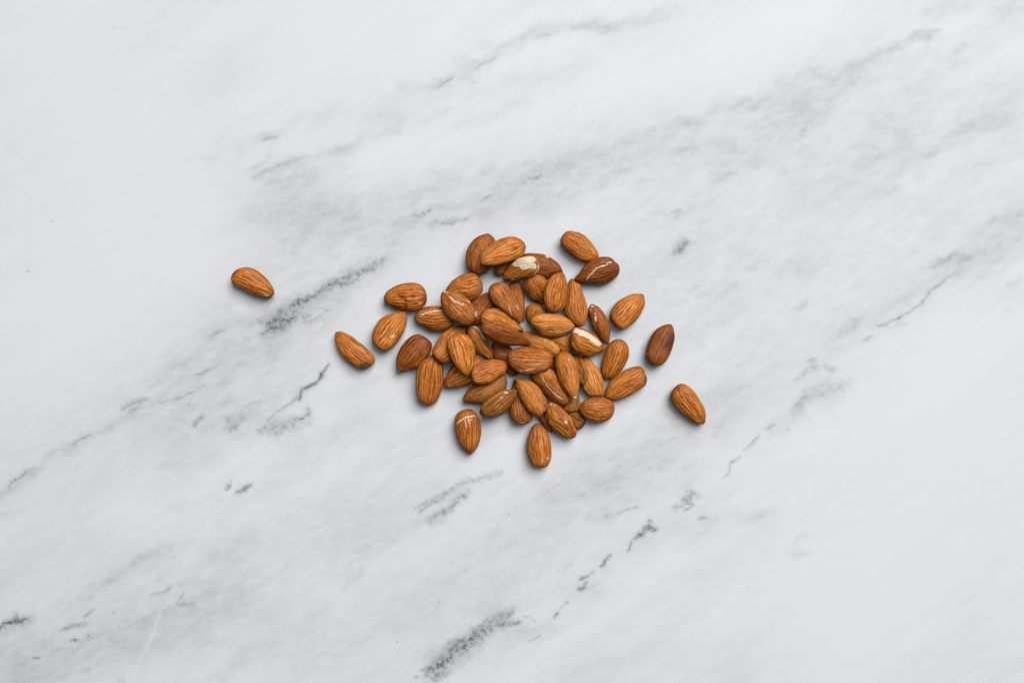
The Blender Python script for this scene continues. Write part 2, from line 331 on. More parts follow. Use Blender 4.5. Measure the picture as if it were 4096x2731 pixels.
 ('OV', [(1640,1000),(1660,980)], 12, .25, 's'), ('OV', [(900,1060),(1000,1010),(1060,1000)], 30, .12, 's'), ('OV', [(1310,1140),(1420,1120)], 20, .2, 's'),
 ('OV', [(860,960),(760,1010),(640,1040)], 40, .14, 's'),
]

def marble_fields(U, V):
    """vein fields over photo-pixel coordinates"""
    ang = math.radians(-31)
    a = (U * math.cos(ang) + V * math.sin(ang)); b = (-U * math.sin(ang) + V * math.cos(ang))
    wx = fbm(U / 160, V / 160, 3.3, 4) * 14 + perlin(U / 22, V / 22, 9.1) * 4
    wy = fbm(U / 160, V / 160, 8.7, 4) * 14 + perlin(U / 22, V / 22, 2.4) * 4
    X, Y = U + wx, V + wy
    # cloudy background: long streaks along the bedding
    cl = fbm(a / 620 + 3, b / 150, 1.5, 5)
    cl2 = fbm(a / 260 + 9, b / 60, 4.5, 4)
    # quiet zones of the stone (plain pale areas), by position on the slab
    def plain(pts, w):
        p = to_px('OV', pts)
        return np.exp(-(seg_dist(U, V, p) / (w * 1.74)) ** 2)
    quiet = np.maximum.reduce([plain([(150,150),(250,480),(120,800)], 330), plain([(700,120),(950,60)], 190),
                               plain([(1950,1400),(2200,1000)], 330), plain([(1650,120),(1850,40)], 150),
                               plain([(850,400),(1250,250),(1550,170)], 90), plain([(300,1180),(700,1300)], 90)])
    soft = np.clip(cl * 0.50 + 0.20, 0, 1) * 0.40 + np.clip(cl2 * 0.5 + 0.1, 0, 1) * 0.10
    soft *= 1 - 0.88 * np.clip(quiet, 0, 1)
    dark = np.zeros_like(U); grain = np.zeros_like(U)
    mod = 0.92 + 0.55 * fbm(a / 90, b / 30, 7.7, 4)
    modd = 0.9 + 0.6 * fbm(a / 40, b / 22, 17.7, 3)
    fine = fbm(U / 15, V / 11, 5.5, 3)
    for tile, pts, w, s, kind in VEINS:
        p = to_px(tile, pts)
        far = tile in ('G1', 'G2', 'G3')      # the stone's fainter upper veins
        if kind == 'd':
            s, w = s * (0.52 if far else 1.05), w * (1.5 if far else 1.15)
        elif kind == 's' and far:
            s, w = s * 0.8, w * 1.15
        w = w / TILES[tile][2] if tile != 'OV' else w * 1.74
        m = w * 4 + 30
        x0, y0 = p.min(0) - m; x1, y1 = p.max(0) + m
        i0, i1 = np.searchsorted(U[0], [x0, x1]); j0, j1 = np.searchsorted(V[:, 0], [y0, y1])
        if i1 <= i0 or j1 <= j0:
            continue
        sl = (slice(j0, j1), slice(i0, i1))
        # finer raggedness in step with the vein's own width
        rg = np.clip(w * (0.5 if kind == 'd' else 1.0), 1.5, 18)
        q = np.clip(w * 2.4, 10, 60)
        uu, vv = U[sl], V[sl]
        xs = X[sl] + perlin(uu / q, vv / q, 31.0 + w) * rg + perlin(uu / q * 2.3, vv / q * 2.3, 3.0) * rg * 0.5
        ys = Y[sl] + perlin(uu / q, vv / q, 57.0 + w) * rg + perlin(uu / q * 2.3, vv / q * 2.3, 13.0) * rg * 0.5
        d, tt = seg_dist_t(xs, ys, p)
        if len(p) > 1:
            tap = np.sin(np.pi * np.clip(tt * 0.8 + 0.1, 0, 1)) ** 0.6
            d = d / (0.5 + 0.5 * tap)
            s = s * (0.55 + 0.45 * tap)
        if kind == 's':
            v = s * np.exp(-(d / w) ** 2 * 0.9) * np.clip(mod[sl], 0.1, 1.4) * 0.9
            soft[sl] = soft[sl] + v if np.mean(s) > 0 else np.clip(soft[sl] * (1 + 1.3 * s * np.exp(-(d / w) ** 2)), 0, 1)
        elif kind == 'd':
            dark[sl] = np.maximum(dark[sl], s * np.exp(-(d / (w * 0.72)) ** 2) * np.clip(modd[sl], 0.25, 1.35))
            soft[sl] = np.maximum(soft[sl], s * 0.40 * np.exp(-(d / (w * 3.4)) ** 2))
        else:
            e = (0.85 if tile == 'G5' else 1.3) * s * (0.8 * np.exp(-(d / w) ** 2) + 0.2 * np.exp(-(d / (w * 2.0)) ** 2))
            grain[sl] = np.maximum(grain[sl], e * np.clip(0.75 + 0.6 * fine[sl], 0, 1.3))
            soft[sl] = np.maximum(soft[sl], s * 0.85 * np.exp(-(d / (w * 2.1)) ** 2))
    # streaky mottling of the clouded zones
    m1 = fbm(a / 70, b / 26, 40.5, 5)
    soft = soft * (1 + 0.5 * m1) + np.clip(0.04 * m1 + 0.02, 0, 1) * (1 - 0.8 * quiet)
    soft = np.maximum(soft, 0)
    soft = 0.80 * (1 - np.exp(-soft / 0.72))
    return soft, dark, grain

def axis_coords(c, half, fine_half, step):
    f = np.arange(c - fine_half, c + fine_half + step, step)
    far = []
    x = fine_half + step; st = step
    while x < half:
        far.append(x); st = min(st * 1.25, 90); x += st
    far = np.array(far + [half])
    return np.concatenate([c - far[::-1], f, c + far])

def build_marble():
    gu = axis_coords(2048, 7600, 2160, 5.6)
    gv = axis_coords(1365.5, 5300, 1480, 5.6)
    U, V = np.meshgrid(gu, gv)
    soft, dark, grain = marble_fields(U, V)
    nx, ny = len(gu), len(gv)
    W = px_to_world(np.stack([U, V], -1))
    top = np.concatenate([W.reshape(-1, 2), np.zeros((nx * ny, 1))], 1)
    idx = np.arange(nx * ny).reshape(ny, nx)
    q = np.stack([idx[:-1, :-1], idx[1:, :-1], idx[1:, 1:], idx[:-1, 1:]], -1).reshape(-1, 4)
    # rim and underside of the slab
    ring = np.concatenate([idx[0, :], idx[1:, -1], idx[-1, -2::-1], idx[-2:0:-1, 0]])
    n = len(top); m = len(ring)
    low = top[ring].copy(); low[:, 2] = -0.03
    k = np.arange(m); k2 = (k + 1) % m
    side = np.stack([ring[k], ring[k2], n + k2, n + k], -1)
    verts = np.concatenate([top, low])
    z = np.zeros(m)
    me = mesh_from('marble_tabletop', verts, [q, side],
                   {'soft': np.concatenate([soft.ravel(), z]), 'dark': np.concatenate([dark.ravel(), z]),
                    'grain': np.concatenate([grain.ravel(), z])})
    n = NT('white_veined_marble')
    soft_a, dark_a, grain_a = n.attr('soft'), n.attr('dark'), n.attr('grain')
    rot = (0, 0, math.radians(31))
    mott = n.noise(140, 5, 0.62, stretch=((0.45, 1.5, 1), (0, 0, -rot[2])))
    sp = n.noise(1250, 3, 0.7)
    sp2 = n.noise(380, 3, 0.6)
    cool = n.noise(9, 2, 0.5)
    base = n.mix(cool, (0.718, 0.734, 0.748), (0.746, 0.750, 0.760))
    # soft grey clouds, broken up by mottling
    s1 = n.math('MULTIPLY', soft_a, n.maprange(mott, 0.25, 0.75, 0.74, 1.26))
    s1 = n.math('MULTIPLY', s1, n.maprange(sp2, 0.3, 0.7, 0.85, 1.15))
    c = n.mix(n.math('MULTIPLY', s1, 0.95, True), base, (0.352, 0.348, 0.350))
    g1 = n.math('MULTIPLY', grain_a, n.maprange(sp2, 0.36, 0.62, 0.55, 1.25))
    g1 = n.math('MULTIPLY', g1, n.maprange(sp, 0.36, 0.62, 0.45, 1.4), True)
    c = n.mix(g1, c, (0.105, 0.115, 0.108))
    d1 = n.math('MULTIPLY', dark_a, n.maprange(sp2, 0.3, 0.65, 0.75, 1.15), True)
    c = n.mix(d1, c, (0.085, 0.10, 0.092))
    gr = n.noise(1500, 3, 0.75)
    c = n.mix(1.0, c, n.mix(n.maprange(gr, 0.3, 0.7, 0, 1), (0.93, 0.93, 0.93), (1.0, 1.0, 1.0)), 'MULTIPLY')
    n.l(c, n.bsdf.inputs['Base Color'])
    n.bsdf.inputs['Roughness'].default_value = 0.55
    n.bsdf.inputs['Specular IOR Level'].default_value = 0.18
    n.bump(n.noise(1500, 2, 0.6), 0.10, 0.0003)
    me.materials.append(n.m)
    o = bpy.data.objects.new('marble_tabletop', me)
    scene.collection.objects.link(o)
    o['kind'] = 'structure'
    o['label'] = 'white marble tabletop with soft grey diagonal veins'
    return o

# ------------------------------------------------------------------ almond materials
def skin_material():
    n = NT('almond_skin')
    tint = n.n('ShaderNodeObjectInfo').outputs['Color']
    st = n.attr('streak'); spot = n.attr('spot'); rub = n.attr('rub')
    # every nut gets its own piece of the noise
    tc = n.n('ShaderNodeTexCoord').outputs['Object']
    off = n.n('ShaderNodeVectorMath', operation='MULTIPLY_ADD')
    n.l(n.n('ShaderNodeObjectInfo').outputs['Location'], off.inputs[0])
    off.inputs[1].default_value = (3.7, 5.3, 41.0)
    n.l(tc, off.inputs[2])
    fine = n.noise(2600, 3, 0.65, off.outputs[0])
    mid = n.noise(420, 3, 0.6, off.outputs[0])
    f = n.math('ADD', st, n.math('MULTIPLY', n.math('SUBTRACT', fine, 0.5), 0.42))
    f = n.math('ADD', f, n.math('MULTIPLY', n.math('SUBTRACT', mid, 0.5), 0.35), True)
    ramp = n.n('ShaderNodeValToRGB')
    cr = ramp.color_ramp
    cr.elements[0].position = 0.0; cr.elements[0].color = (0.125, 0.030, 0.006, 1)
    cr.elements[1].position = 1.0; cr.elements[1].color = (0.84, 0.415, 0.15, 1)
    for p, col in ((0.25, (0.20, 0.052, 0.008)), (0.50, (0.41, 0.134, 0.023)), (0.75, (0.60, 0.240, 0.055))):
        e = cr.elements.new(p); e.color = (*col, 1)
    n.l(f, ramp.inputs[0])
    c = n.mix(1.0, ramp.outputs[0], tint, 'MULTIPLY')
    c = n.mix(spot, c, (0.045, 0.018, 0.010))
    rf = n.math('MULTIPLY', rub, n.maprange(fine, 0.3, 0.6, 0.7, 1.0), True)
    c = n.mix(rf, c, (0.74, 0.58, 0.44))
    n.l(c, n.bsdf.inputs['Base Color'])
    n.l(n.maprange(fine, 0.2, 0.8, 0.46, 0.64), n.bsdf.inputs['Roughness'])
    n.bsdf.inputs['Specular IOR Level'].default_value = 0.26
    n.bump(fine, 0.35, 0.00012)
    return n.m

def kernel_material():
    n = NT('bare_almond_kernel')
    f = n.noise(900, 4, 0.6)
    c = n.mix(n.maprange(f, 0.3, 0.7, 0, 1), (0.72, 0.54, 0.33), (0.92, 0.80, 0.59))
    c = n.mix(n.maprange(n.attr('edge'), 0, 1, 0.75, 0), c, (0.60, 0.33, 0.15))
    n.l(c, n.bsdf.inputs['Base Color'])
    n.bsdf.inputs['Roughness'].default_value = 0.6
    n.bump(f, 0.8, 0.0004)
    return n.m

def crumb_material():
    n = NT('almond_skin_crumb')
    f = n.noise(3000, 3, 0.6)
    n.l(n.mix(f, (0.45, 0.20, 0.08), (0.75, 0.48, 0.25)), n.bsdf.inputs['Base Color'])
    n.bsdf.inputs['Roughness'].default_value = 0.7
    return n.m

# ------------------------------------------------------------------ almonds
# colour tints: bright orange tan, mid brown, reddish dark, dusty
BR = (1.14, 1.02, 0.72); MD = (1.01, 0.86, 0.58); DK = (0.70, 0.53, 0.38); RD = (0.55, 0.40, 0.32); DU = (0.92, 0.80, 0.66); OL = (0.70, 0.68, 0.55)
def rec(t, p, col, label, marks=(), **kw):
    return dict(t=t, p=p, col=col, label=label, marks=list(marks), **kw)
# traced outlines, first point is the pointed end; listed from the bottom of the heap to its top
ALMONDS = [
 rec('G4', [(1882,462),(1835,482),(1760,468),(1680,430),(1612,395),(1593,350),(1612,308),(1650,280),(1705,272),(1770,295),(1830,345),(1870,395),(1886,435)], BR,
     'orange tan almond lying alone far left of the heap', [('d','G4',[(1603,318),(1625,295)],7),('w','G4',[(1822,462),(1850,466)],2)]),
 rec('A1', [(460,600),(470,545),(520,495),(590,462),(660,452),(730,460),(775,490),(795,540),(798,590),(780,630),(740,660),(690,672),(620,668),(550,650),(490,625)], MD,
     'plump almond with a pinched fold across its middle, upper left outside the heap', [('crease','A1',[(575,555),(625,580),(632,612),(630,660)],5),('w','A3',[(545,350),(575,345)],2),('w','A3',[(107,300),(110,325)],2)], wr=1.4),
 rec('A1', [(632,680),(642,740),(625,820),(590,885),(545,945),(500,980),(470,988),(425,970),(385,930),(370,880),(380,820),(410,765),(455,720),(520,692),(580,682)], BR,
     'orange almond left of the heap, point up, with one small white fleck', [('w','A3',[(210,775),(240,758)],4)], b=0.05),
 rec('A1', [(82,842),(130,835),(190,860),(250,905),(310,950),(360,1000),(390,1040),(388,1075),(360,1105),(300,1126),(240,1110),(180,1070),(125,1015),(90,950),(78,890)], BR,
     'tan almond just left of the heap with a dark spot on its blunt end', [('d','A1',[(295,1098),(325,1090)],14)], k=0.72),
 rec('A1', [(570,1152),(562,1080),(570,1010),(600,950),(640,900),(690,865),(740,858),(780,875),(820,905),(837,935),(825,990),(790,1050),(745,1105),(690,1130),(630,1143)], DK,
     'broad dark brown almond with point down left, touching the long almond below it', [('w','A3',[(292,1200),(296,1215)],2),('w','A3',[(395,1195),(425,1190)],1.5)]),
 rec('A1', [(855,1008),(890,1035),(915,1090),(928,1160),(925,1240),(905,1310),(870,1385),(820,1415),(770,1405),(730,1365),(713,1290),(712,1220),(725,1150),(755,1085),(800,1040),(830,1022)], MD,
     'long upright almond with point up at the left foot of the heap', b=0.03),
 rec('A3', [(492,545),(500,510),(560,440),(660,395),(780,385),(880,390),(960,430),(1010,510),(1005,580),(950,650),(880,690),(780,705),(690,690),(590,640),(520,590)], MD,
     'almond with a long pale scrape along its back, upper left of the heap', [('bare','A3',[(585,497),(650,468),(730,452),(790,446),(850,448)],2.8)], b=0.03),
 rec('A3', [(880,215),(930,110),(1010,40),(1100,-10),(1180,-20),(1260,-5),(1320,50),(1352,130),(1345,210),(1280,275),(1190,325),(1080,330),(960,310),(890,280)], BR,
     'orange almond with point hidden beneath the jagged-cracked nut, upper left of the heap'),
 rec('A3', [(1180,622),(1150,540),(1160,440),(1220,345),(1290,275),(1370,230),(1450,210),(1520,235),(1550,310),(1520,400),(1440,480),(1350,600),(1270,625)], DK,
     'dark almond mostly buried between the jagged-cracked nut and the heart-shaped pair'),
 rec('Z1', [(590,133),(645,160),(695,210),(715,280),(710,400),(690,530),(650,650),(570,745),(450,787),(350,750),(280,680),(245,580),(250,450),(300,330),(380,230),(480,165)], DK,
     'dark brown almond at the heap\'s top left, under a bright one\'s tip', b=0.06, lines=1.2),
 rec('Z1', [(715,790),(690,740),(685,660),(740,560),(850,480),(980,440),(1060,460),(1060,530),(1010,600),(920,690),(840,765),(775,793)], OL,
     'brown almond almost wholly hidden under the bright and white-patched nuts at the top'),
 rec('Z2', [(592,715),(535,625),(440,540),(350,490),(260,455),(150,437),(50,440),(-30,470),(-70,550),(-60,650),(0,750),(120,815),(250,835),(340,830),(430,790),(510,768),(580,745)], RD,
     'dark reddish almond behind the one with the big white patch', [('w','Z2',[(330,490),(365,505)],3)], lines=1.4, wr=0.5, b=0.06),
 rec('Z2', [(285,1240),(210,1218),(110,1180),(40,1110),(-10,1030),(-32,950),(0,860),(60,810),(150,788),(230,795),(310,840),(370,900),(395,980),(380,1080),(340,1170)], MD,
     'round-ended almond with a white chipped tip below the white-patched one', [('bare','Z2',[(262,1190),(266,1225)],3.5)], lines=1.3),
 rec('Z2', [(735,838),(780,860),(850,920),(900,1020),(940,1130),(965,1270),(967,1400),(950,1500),(920,1570),(860,1592),(790,1575),(710,1510),(640,1420),(608,1320),(612,1200),(630,1080),(655,960),(690,880)], MD,
     'tall tan almond with point up at the right shoulder of the heap', b=0.05),
 rec('Z4', [(1298,702),(1240,660),(1150,560),(1060,430),(1010,300),(980,190),(1000,110),(1040,66),(1110,85),(1180,130),(1250,220),(1300,320),(1330,450),(1332,580),(1318,670)], DK,
     'narrow almond on edge with broken white flecks, right side of the heap', [('bare','Z4',[(1035,90),(1075,98)],3),('bare','Z4',[(1030,120),(1045,185)],1.3),('bare','Z4',[(1090,200),(1105,225)],2.6),('bare','Z4',[(1110,265),(1108,315)],5),('d','Z4',[(1035,130),(1085,250),(1105,300)],1.5)], k=1.05, b=0.08),
 rec('Z1', [(1150,1500),(1166,1420),(1172,1280),(1165,1150),(1145,1020),(1110,920),(1060,880),(990,880),(940,920),(930,980),(950,1100),(1010,1250),(1070,1400)], MD,
     'slim almond showing as the right half of the heart-shaped pair', lines=1.4, wr=0.6),
 rec('Z4', [(110,420),(50,350),(15,280),(3,200),(20,130),(70,80),(150,58),(230,70),(300,120),(345,200),(330,290),(260,370),(180,420)], MD,
     'small orange almond peeking out left of the bright horizontal one', b=0.04, lines=1.2),
 rec('Z4', [(370,600),(480,568),(600,553),(690,570),(735,630),(752,700),(740,780),(700,830),(630,850),(550,810),(450,730),(390,660)], MD,
     'finely ridged almond end wedged just left of the white-slashed nut', b=0.05, lines=1.3, wr=1.3),
 rec('A3', [(1165,665),(1120,633),(1060,632),(980,645),(900,690),(820,770),(760,850),(725,930),(730,980),(770,1040),(830,1092),(890,1108),(970,1095),(1030,1030),(1080,930),(1120,800),(1155,720)], MD,
     'almond lying under the pale-striped upright one in the left half of the heap'),
 rec('A3', [(870,1400),(866,1330),(900,1230),(950,1150),(1020,1085),(1110,1035),(1210,1010),(1290,1020),(1345,1060),(1340,1140),(1300,1240),(1230,1335),(1160,1375),(1080,1405),(980,1415),(910,1412)], MD,
     'almond at the heap\'s lower left, crossed by the point of a striped one', [('w','A3',[(930,1385),(945,1400)],2)]),
 rec('Z5', [(200,397),(220,320),(280,220),(370,140),(480,70),(620,20),(760,-20),(850,-15),(890,50),(895,150),(850,270),(740,365),(620,430),(500,450),(340,442),(250,427)], OL,
     'smooth brown almond pointing left at the lower edge of the heap', wr=0.5, lines=1.5, b=0.05),
 rec('Z5', [(1005,70),(975,150),(955,230),(950,330),(935,430),(920,530),(925,600),(960,680),(1030,745),(1120,768),(1210,755),(1270,700),(1292,620),(1275,530),(1230,420),(1180,300),(1110,180),(1050,100)], DK,
     'dark almond, blunt end down, half under the nut with a dark dot', [('w','Z5',[(1100,745),(1190,750)],1)], b=0.06),
 rec('Z6', [(405,890),(340,850),(280,780),(230,700),(185,630),(150,560),(135,470),(180,420),(260,440),(340,520),(400,640),(450,780),(465,850),(440,882)], DK,
     'thin dark almond edge with a white speck, just above the lowest almond', [('w','Z6',[(310,795),(315,805)],3),('w','Z6',[(325,820),(380,868)],1)], k=0.8),
 rec('Z6', [(640,570),(720,545),(800,535),(860,580),(910,640),(947,695),(945,745),(905,812),(870,838),(810,852),(750,800),(690,720),(645,640)], OL,
     'shrivelled dark almond end poking out at the bottom right of the heap', [('d','Z6',[(925,745),(890,810)],10),('crease','Z6',[(740,640),(790,690),(870,720)],4)], wr=2.2),
 rec('Z6', [(760,190),(820,250),(852,370),(866,455),(842,525),(780,557),(700,574),(630,566),(596,520),(620,440),(670,330),(710,240)], OL,
     'wrinkled brown almond stump between the tall central nut and the shrivelled end', wr=2.0),
 rec('Z3', [(662,680),(760,655),(880,690),(990,780),(1070,890),(1115,1010),(1105,1110),(1050,1170),(990,1187),(920,1160),(860,1080),(790,960),(710,925),(672,850),(660,770)], RD,  # dark tint paints in the shade deep inside the heap
     'shade-tinted almond at the bottom of the heap left of the big dusty one', k=0.55),
 rec('Z4', [(520,850),(440,880),(380,960),(345,1060),(330,1150),(380,1215),(460,1190),(530,1090),(570,980),(570,890)], RD,  # tinted dark to stand for the shade of the gap
     'shade-tinted almond glimpsed between the big dusty nut and the tall central one', k=0.5),
 rec('Z2', [(1162,530),(1135,410),(1060,300),(960,190),(850,122),(770,105),(690,92),(620,125),(575,190),(550,260),(575,330),(640,410),(740,490),(850,560),(960,587),(1050,572),(1115,545)], BR,
     'orange tan almond with point down right, upper of the pair at the top right', [('w','Z2',[(555,255),(562,275)],4)]),
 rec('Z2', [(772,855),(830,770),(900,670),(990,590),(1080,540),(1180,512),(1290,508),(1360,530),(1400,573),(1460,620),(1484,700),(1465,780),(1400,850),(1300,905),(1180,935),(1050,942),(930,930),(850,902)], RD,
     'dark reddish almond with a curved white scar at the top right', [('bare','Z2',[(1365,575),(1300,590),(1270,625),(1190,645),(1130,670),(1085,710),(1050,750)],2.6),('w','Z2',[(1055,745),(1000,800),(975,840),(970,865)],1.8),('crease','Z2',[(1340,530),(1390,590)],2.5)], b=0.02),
 rec('A4', [(545,245),(560,320),(545,410),(500,500),(440,580),(370,640),(290,683),(230,665),(170,620),(125,550),(122,500),(150,430),(220,340),(310,275),(400,243),(480,235)], BR,
     'orange almond alone, point up right, between the heap and the far dark one', [('d','A4',[(122,490),(130,535)],6)], b=0.02),
 rec('A4', [(890,618),(920,660),(937,740),(930,830),(900,930),(860,1020),(810,1095),(740,1138),(660,1130),(600,1080),(572,1000),(580,920),(620,810),(680,710),(750,650),(820,622)], RD,
     'dark almond with darker brown upper half, lying alone right of the heap', [('d','A4',[(900,760),(890,840),(860,880)],22),('w','A4',[(578,975),(580,990)],2.5)], b=0.12),
 rec('A4', [(72,1310),(28,1260),(15,1170),(25,1060),(60,940),(110,860),(170,815),(240,798),(310,835),(350,890),(364,960),(345,1050),(300,1140),(240,1220),(170,1285),(120,1303)], MD,
     'almond with point straight down, at the right edge of the heap above another', [('w','A4',[(60,1302),(85,1305)],2),('w','A4',[(215,800),(245,800)],2)]),
 rec('A4', [(64,1535),(60,1480),(90,1400),(150,1310),(240,1235),(330,1180),(430,1148),(500,1145),(545,1180),(572,1250),(587,1300),(570,1370),(510,1430),(430,1485),(340,1530),(240,1558),(140,1562)], BR,
     'long orange almond with point down left, outermost at the lower right of the heap', [('d','A4',[(582,1290),(575,1335)],9)], b=0.02),
 rec('A2', [(1405,1560),(1413,1500),(1400,1430),(1362,1360),(1320,1300),(1265,1255),(1220,1242),(1180,1265),(1145,1310),(1140,1350),(1160,1400),(1200,1450),(1260,1505),(1330,1550)], BR,
     'orange almond with point down right, alone farthest right on the marble'),
 rec('Z6', [(836,508),(880,450),(950,385),(1040,352),(1140,343),(1250,355),(1350,400),(1392,450),(1406,530),(1385,620),(1330,690),(1240,735),(1130,747),(1020,712),(930,652),(870,580)], MD,
     'strongly grooved almond pointing left at the heap\'s lower right edge', [('w','Z6',[(843,505),(846,510)],2)], wr=1.4, b=-0.02),
 rec('Z4', [(915,880),(990,900),(1060,960),(1130,1050),(1190,1150),(1225,1270),(1240,1400),(1222,1500),(1150,1510),(1060,1514),(985,1490),(920,1420),(885,1340),(865,1220),(865,1080),(885,960)], BR,
     'pale tan almond with squared lower end right of the tall central one', b=0.10, wr=0.8),
 rec('Z4', [(1248,785),(1245,720),(1190,640),(1120,560),(1040,500),(950,455),(870,430),(790,430),(740,475),(705,560),(705,680),(738,780),(800,830),(900,870),(990,882),(1090,865),(1180,825)], MD,
     'almond with a broad white slash along its upper side, right of the heap centre', [('poly','Z4',[(752,490),(790,440),(860,465),(950,490),(1040,545),(1110,600),(1185,680),(1165,705),(1130,695),(1095,665),(1030,635),(1020,600),(940,570),(880,545),(850,545),(845,515)],0),('w','Z4',[(1235,705),(1242,720)],2)], k=1.0),
 rec('Z4', [(905,1328),(850,1310),(750,1230),(690,1110),(660,980),(680,880),(735,840),(800,853),(880,910),(930,980),(965,1080),(985,1180),(962,1260),(932,1312)], OL,
     'greyish wrinkled almond tucked behind the right side of the tall central one', [('crease','Z4',[(840,920),(890,1020),(925,1120),(905,1240)],4)], wr=1.8),
 rec('Z4', [(685,1600),(640,1640),(580,1645),(490,1605),(400,1560),(320,1490),(230,1420),(145,1330),(80,1235),(85,1170),(150,1110),(260,1075),(370,1070),(450,1120),(530,1250),(610,1380),(665,1450),(692,1530)], MD,
     'almond split by a long thin white crack, below the big dusty one', [('w','Z4',[(245,1145),(275,1200),(300,1270),(360,1350),(430,1430),(500,1500),(600,1560)],1.9),('d','Z4',[(290,1230),(345,1320),(400,1385),(440,1425)],1.2),('w','Z4',[(380,1105)],3.5),('w','Z4',[(345,1150)],2.5),('w','Z6',[(455,395)],3.5)], b=0.04, k=1.05),
 rec('A3', [(1455,1070),(1400,1050),(1315,1000),(1240,920),(1190,835),(1162,760),(1152,690),(1170,645),(1210,630),(1270,640),(1320,675),(1370,760),(1420,850),(1460,930),(1478,1000),(1472,1050)], MD,
     'narrow almond on its side with a pale scrape, left of the heap\'s centre', [('w','A3',[(1240,640),(1290,665),(1330,710),(1350,760),(1380,800)],2.8)], k=1.15, b=0.03),
 rec('Z3', [(1155,478),(1110,400),(1050,330),(970,275),(880,210),(780,150),(690,125),(580,145),(510,200),(478,280),(490,360),(560,440),(700,500),(850,530),(1000,530),(1090,505)], BR,
     'orange almond with pale rounded top under the left end of the crossing central nut', k=1.05, b=0.04, lines=1.2),
 rec('Z1', [(505,635),(488,570),(520,450),(600,350),(700,260),(820,195),(960,162),(1060,185),(1140,235),(1187,310),(1182,380),(1160,450),(1100,515),(1000,560),(860,600),(740,635),(640,642)], BR,
     'bright orange almond topmost at the heap\'s upper left, white chip at its tip', [('bare','Z1',[(580,625),(635,627)],2.8)], b=0.03),
 rec('Z1', [(833,852),(828,800),(850,740),(920,650),(990,580),(1080,520),(1200,498),(1310,505),(1370,540),(1402,600),(1403,670),(1380,730),(1320,785),(1200,832),(1080,860),(960,868),(880,862)], BR,
     'almond with a large patch of bare white kernel at the top of the heap', [('poly','Z1',[(990,590),(1040,540),(1110,510),(1200,503),(1300,508),(1335,530),(1325,560),(1305,590),(1330,610),(1352,650),(1340,675),(1290,670),(1235,665),(1180,685),(1130,680),(1100,640),(1040,635),(995,625)],0),('bare','Z1',[(1395,640),(1392,690),(1360,745),(1300,785)],3.2),('bare','Z1',[(990,845)],4.5)], b=-0.02),
 rec('Z2', [(580,742),(622,775),(652,850),(676,950),(672,1080),(650,1200),(600,1310),(530,1365),(450,1381),(370,1340),(310,1250),(284,1150),(290,1050),(320,960),(370,870),(440,795),(510,755)], MD,
     'dusty upright almond leaning on the tall tan one at the upper right', b=0.06, wr=1.1),
 rec('A3', [(827,245),(850,213),(910,206),(1000,215),(1090,250),(1170,310),(1230,380),(1270,440),(1283,500),(1255,570),(1200,625),(1130,632),(1050,605),(960,560),(890,490),(845,400),(824,310)], DU,
     'brown almond with a jagged white crack on top, upper left of the heap', [('w','A3',[(940,275),(970,295),(990,325),(1030,340),(1060,350),(1085,368),(1110,362)],2.6),('w','A3',[(1268,470),(1275,495),(1270,510)],4),('w','A3',[(1170,325),(1190,335)],2.5),('w','A3',[(870,212),(915,210)],1.8),('w','A3',[(842,285)],2.5)], b=0.0),
 rec('A3', [(1165,1263),(1110,1240),(1040,1170),(980,1080),(930,970),(912,870),(925,800),(980,755),(1050,738),(1130,745),(1190,790),(1230,850),(1252,950),(1250,1060),(1225,1160),(1190,1232)], BR,
     'boldly pale-striped almond, point down, on the left of the heap', b=0.05, wr=1.3),
 rec('Z3', [(910,1040),(890,1105),(830,1172),(740,1232),(640,1280),(520,1311),(420,1302),(360,1250),(340,1170),(350,1090),(400,1030),(490,970),(600,942),(720,938),(830,955),(890,985)], MD,
     'small evenly ridged almond lying level at the lower left of the heap', b=0.04, wr=1.2),
 rec('Z5', [(1052,243),(980,232),(860,230),(760,255),(660,305),(570,380),(500,470),(466,560),(475,610),(520,650),(600,668),(700,673),(800,640),(870,580),(950,500),(1000,420),(1032,340)], OL,
     'olive brown almond with a dark lengthwise seam at the heap\'s lower edge', [('w','Z5',[(865,272),(895,270)],3.2),('crease','Z5',[(1000,265),(860,330),(740,375),(640,430),(560,500)],3),('w','Z5',[(785,355),(830,335)],1.6),('d','Z5',[(478,580),(500,620)],10)], b=0.06, k=0.95),
 rec('Z5', [(318,1248),(270,1215),(200,1150),(140,1060),(100,940),(75,820),(78,690),(120,600),(200,545),(290,527),(370,550),(430,630),(470,730),(488,880),(475,1000),(440,1100),(380,1190)], MD,
     'almond with a pale cracked band across its top end, alone below the heap', [('bare','Z5',[(110,752),(150,715),(200,685),(260,655),(320,645),(375,637)],2.6),('w','Z5',[(235,700),(245,760),(265,820)],1.8),('d','Z5',[(262,800),(290,890)],1.5),('w','Z5',[(415,650)],3.2),('w','Z5',[(285,685),(295,715)],1),('w','Z5',[(325,680),(330,710)],1)]),
 rec('Z6', [(200,753),(260,790),(330,870),(385,980),(410,1090),(418,1200),(400,1320),(360,1410),(300,1444),(220,1440),(130,1400),(80,1320),(40,1220),(24,1100),(40,980),(80,870),(130,790)], MD,
     'upright almond with a white dot near its lower right, lowest almond of all', [('w','Z6',[(363,1303)],3.2),('w','Z6',[(52,1228)],2.5)], b=0.04),
 rec('Z6', [(800,950),(760,990),(690,996),(600,965),(500,900),(410,810),(350,710),(324,600),(332,510),(365,425),(400,415),(480,440),(570,510),(660,600),(730,690),(780,790),(812,880)], MD,
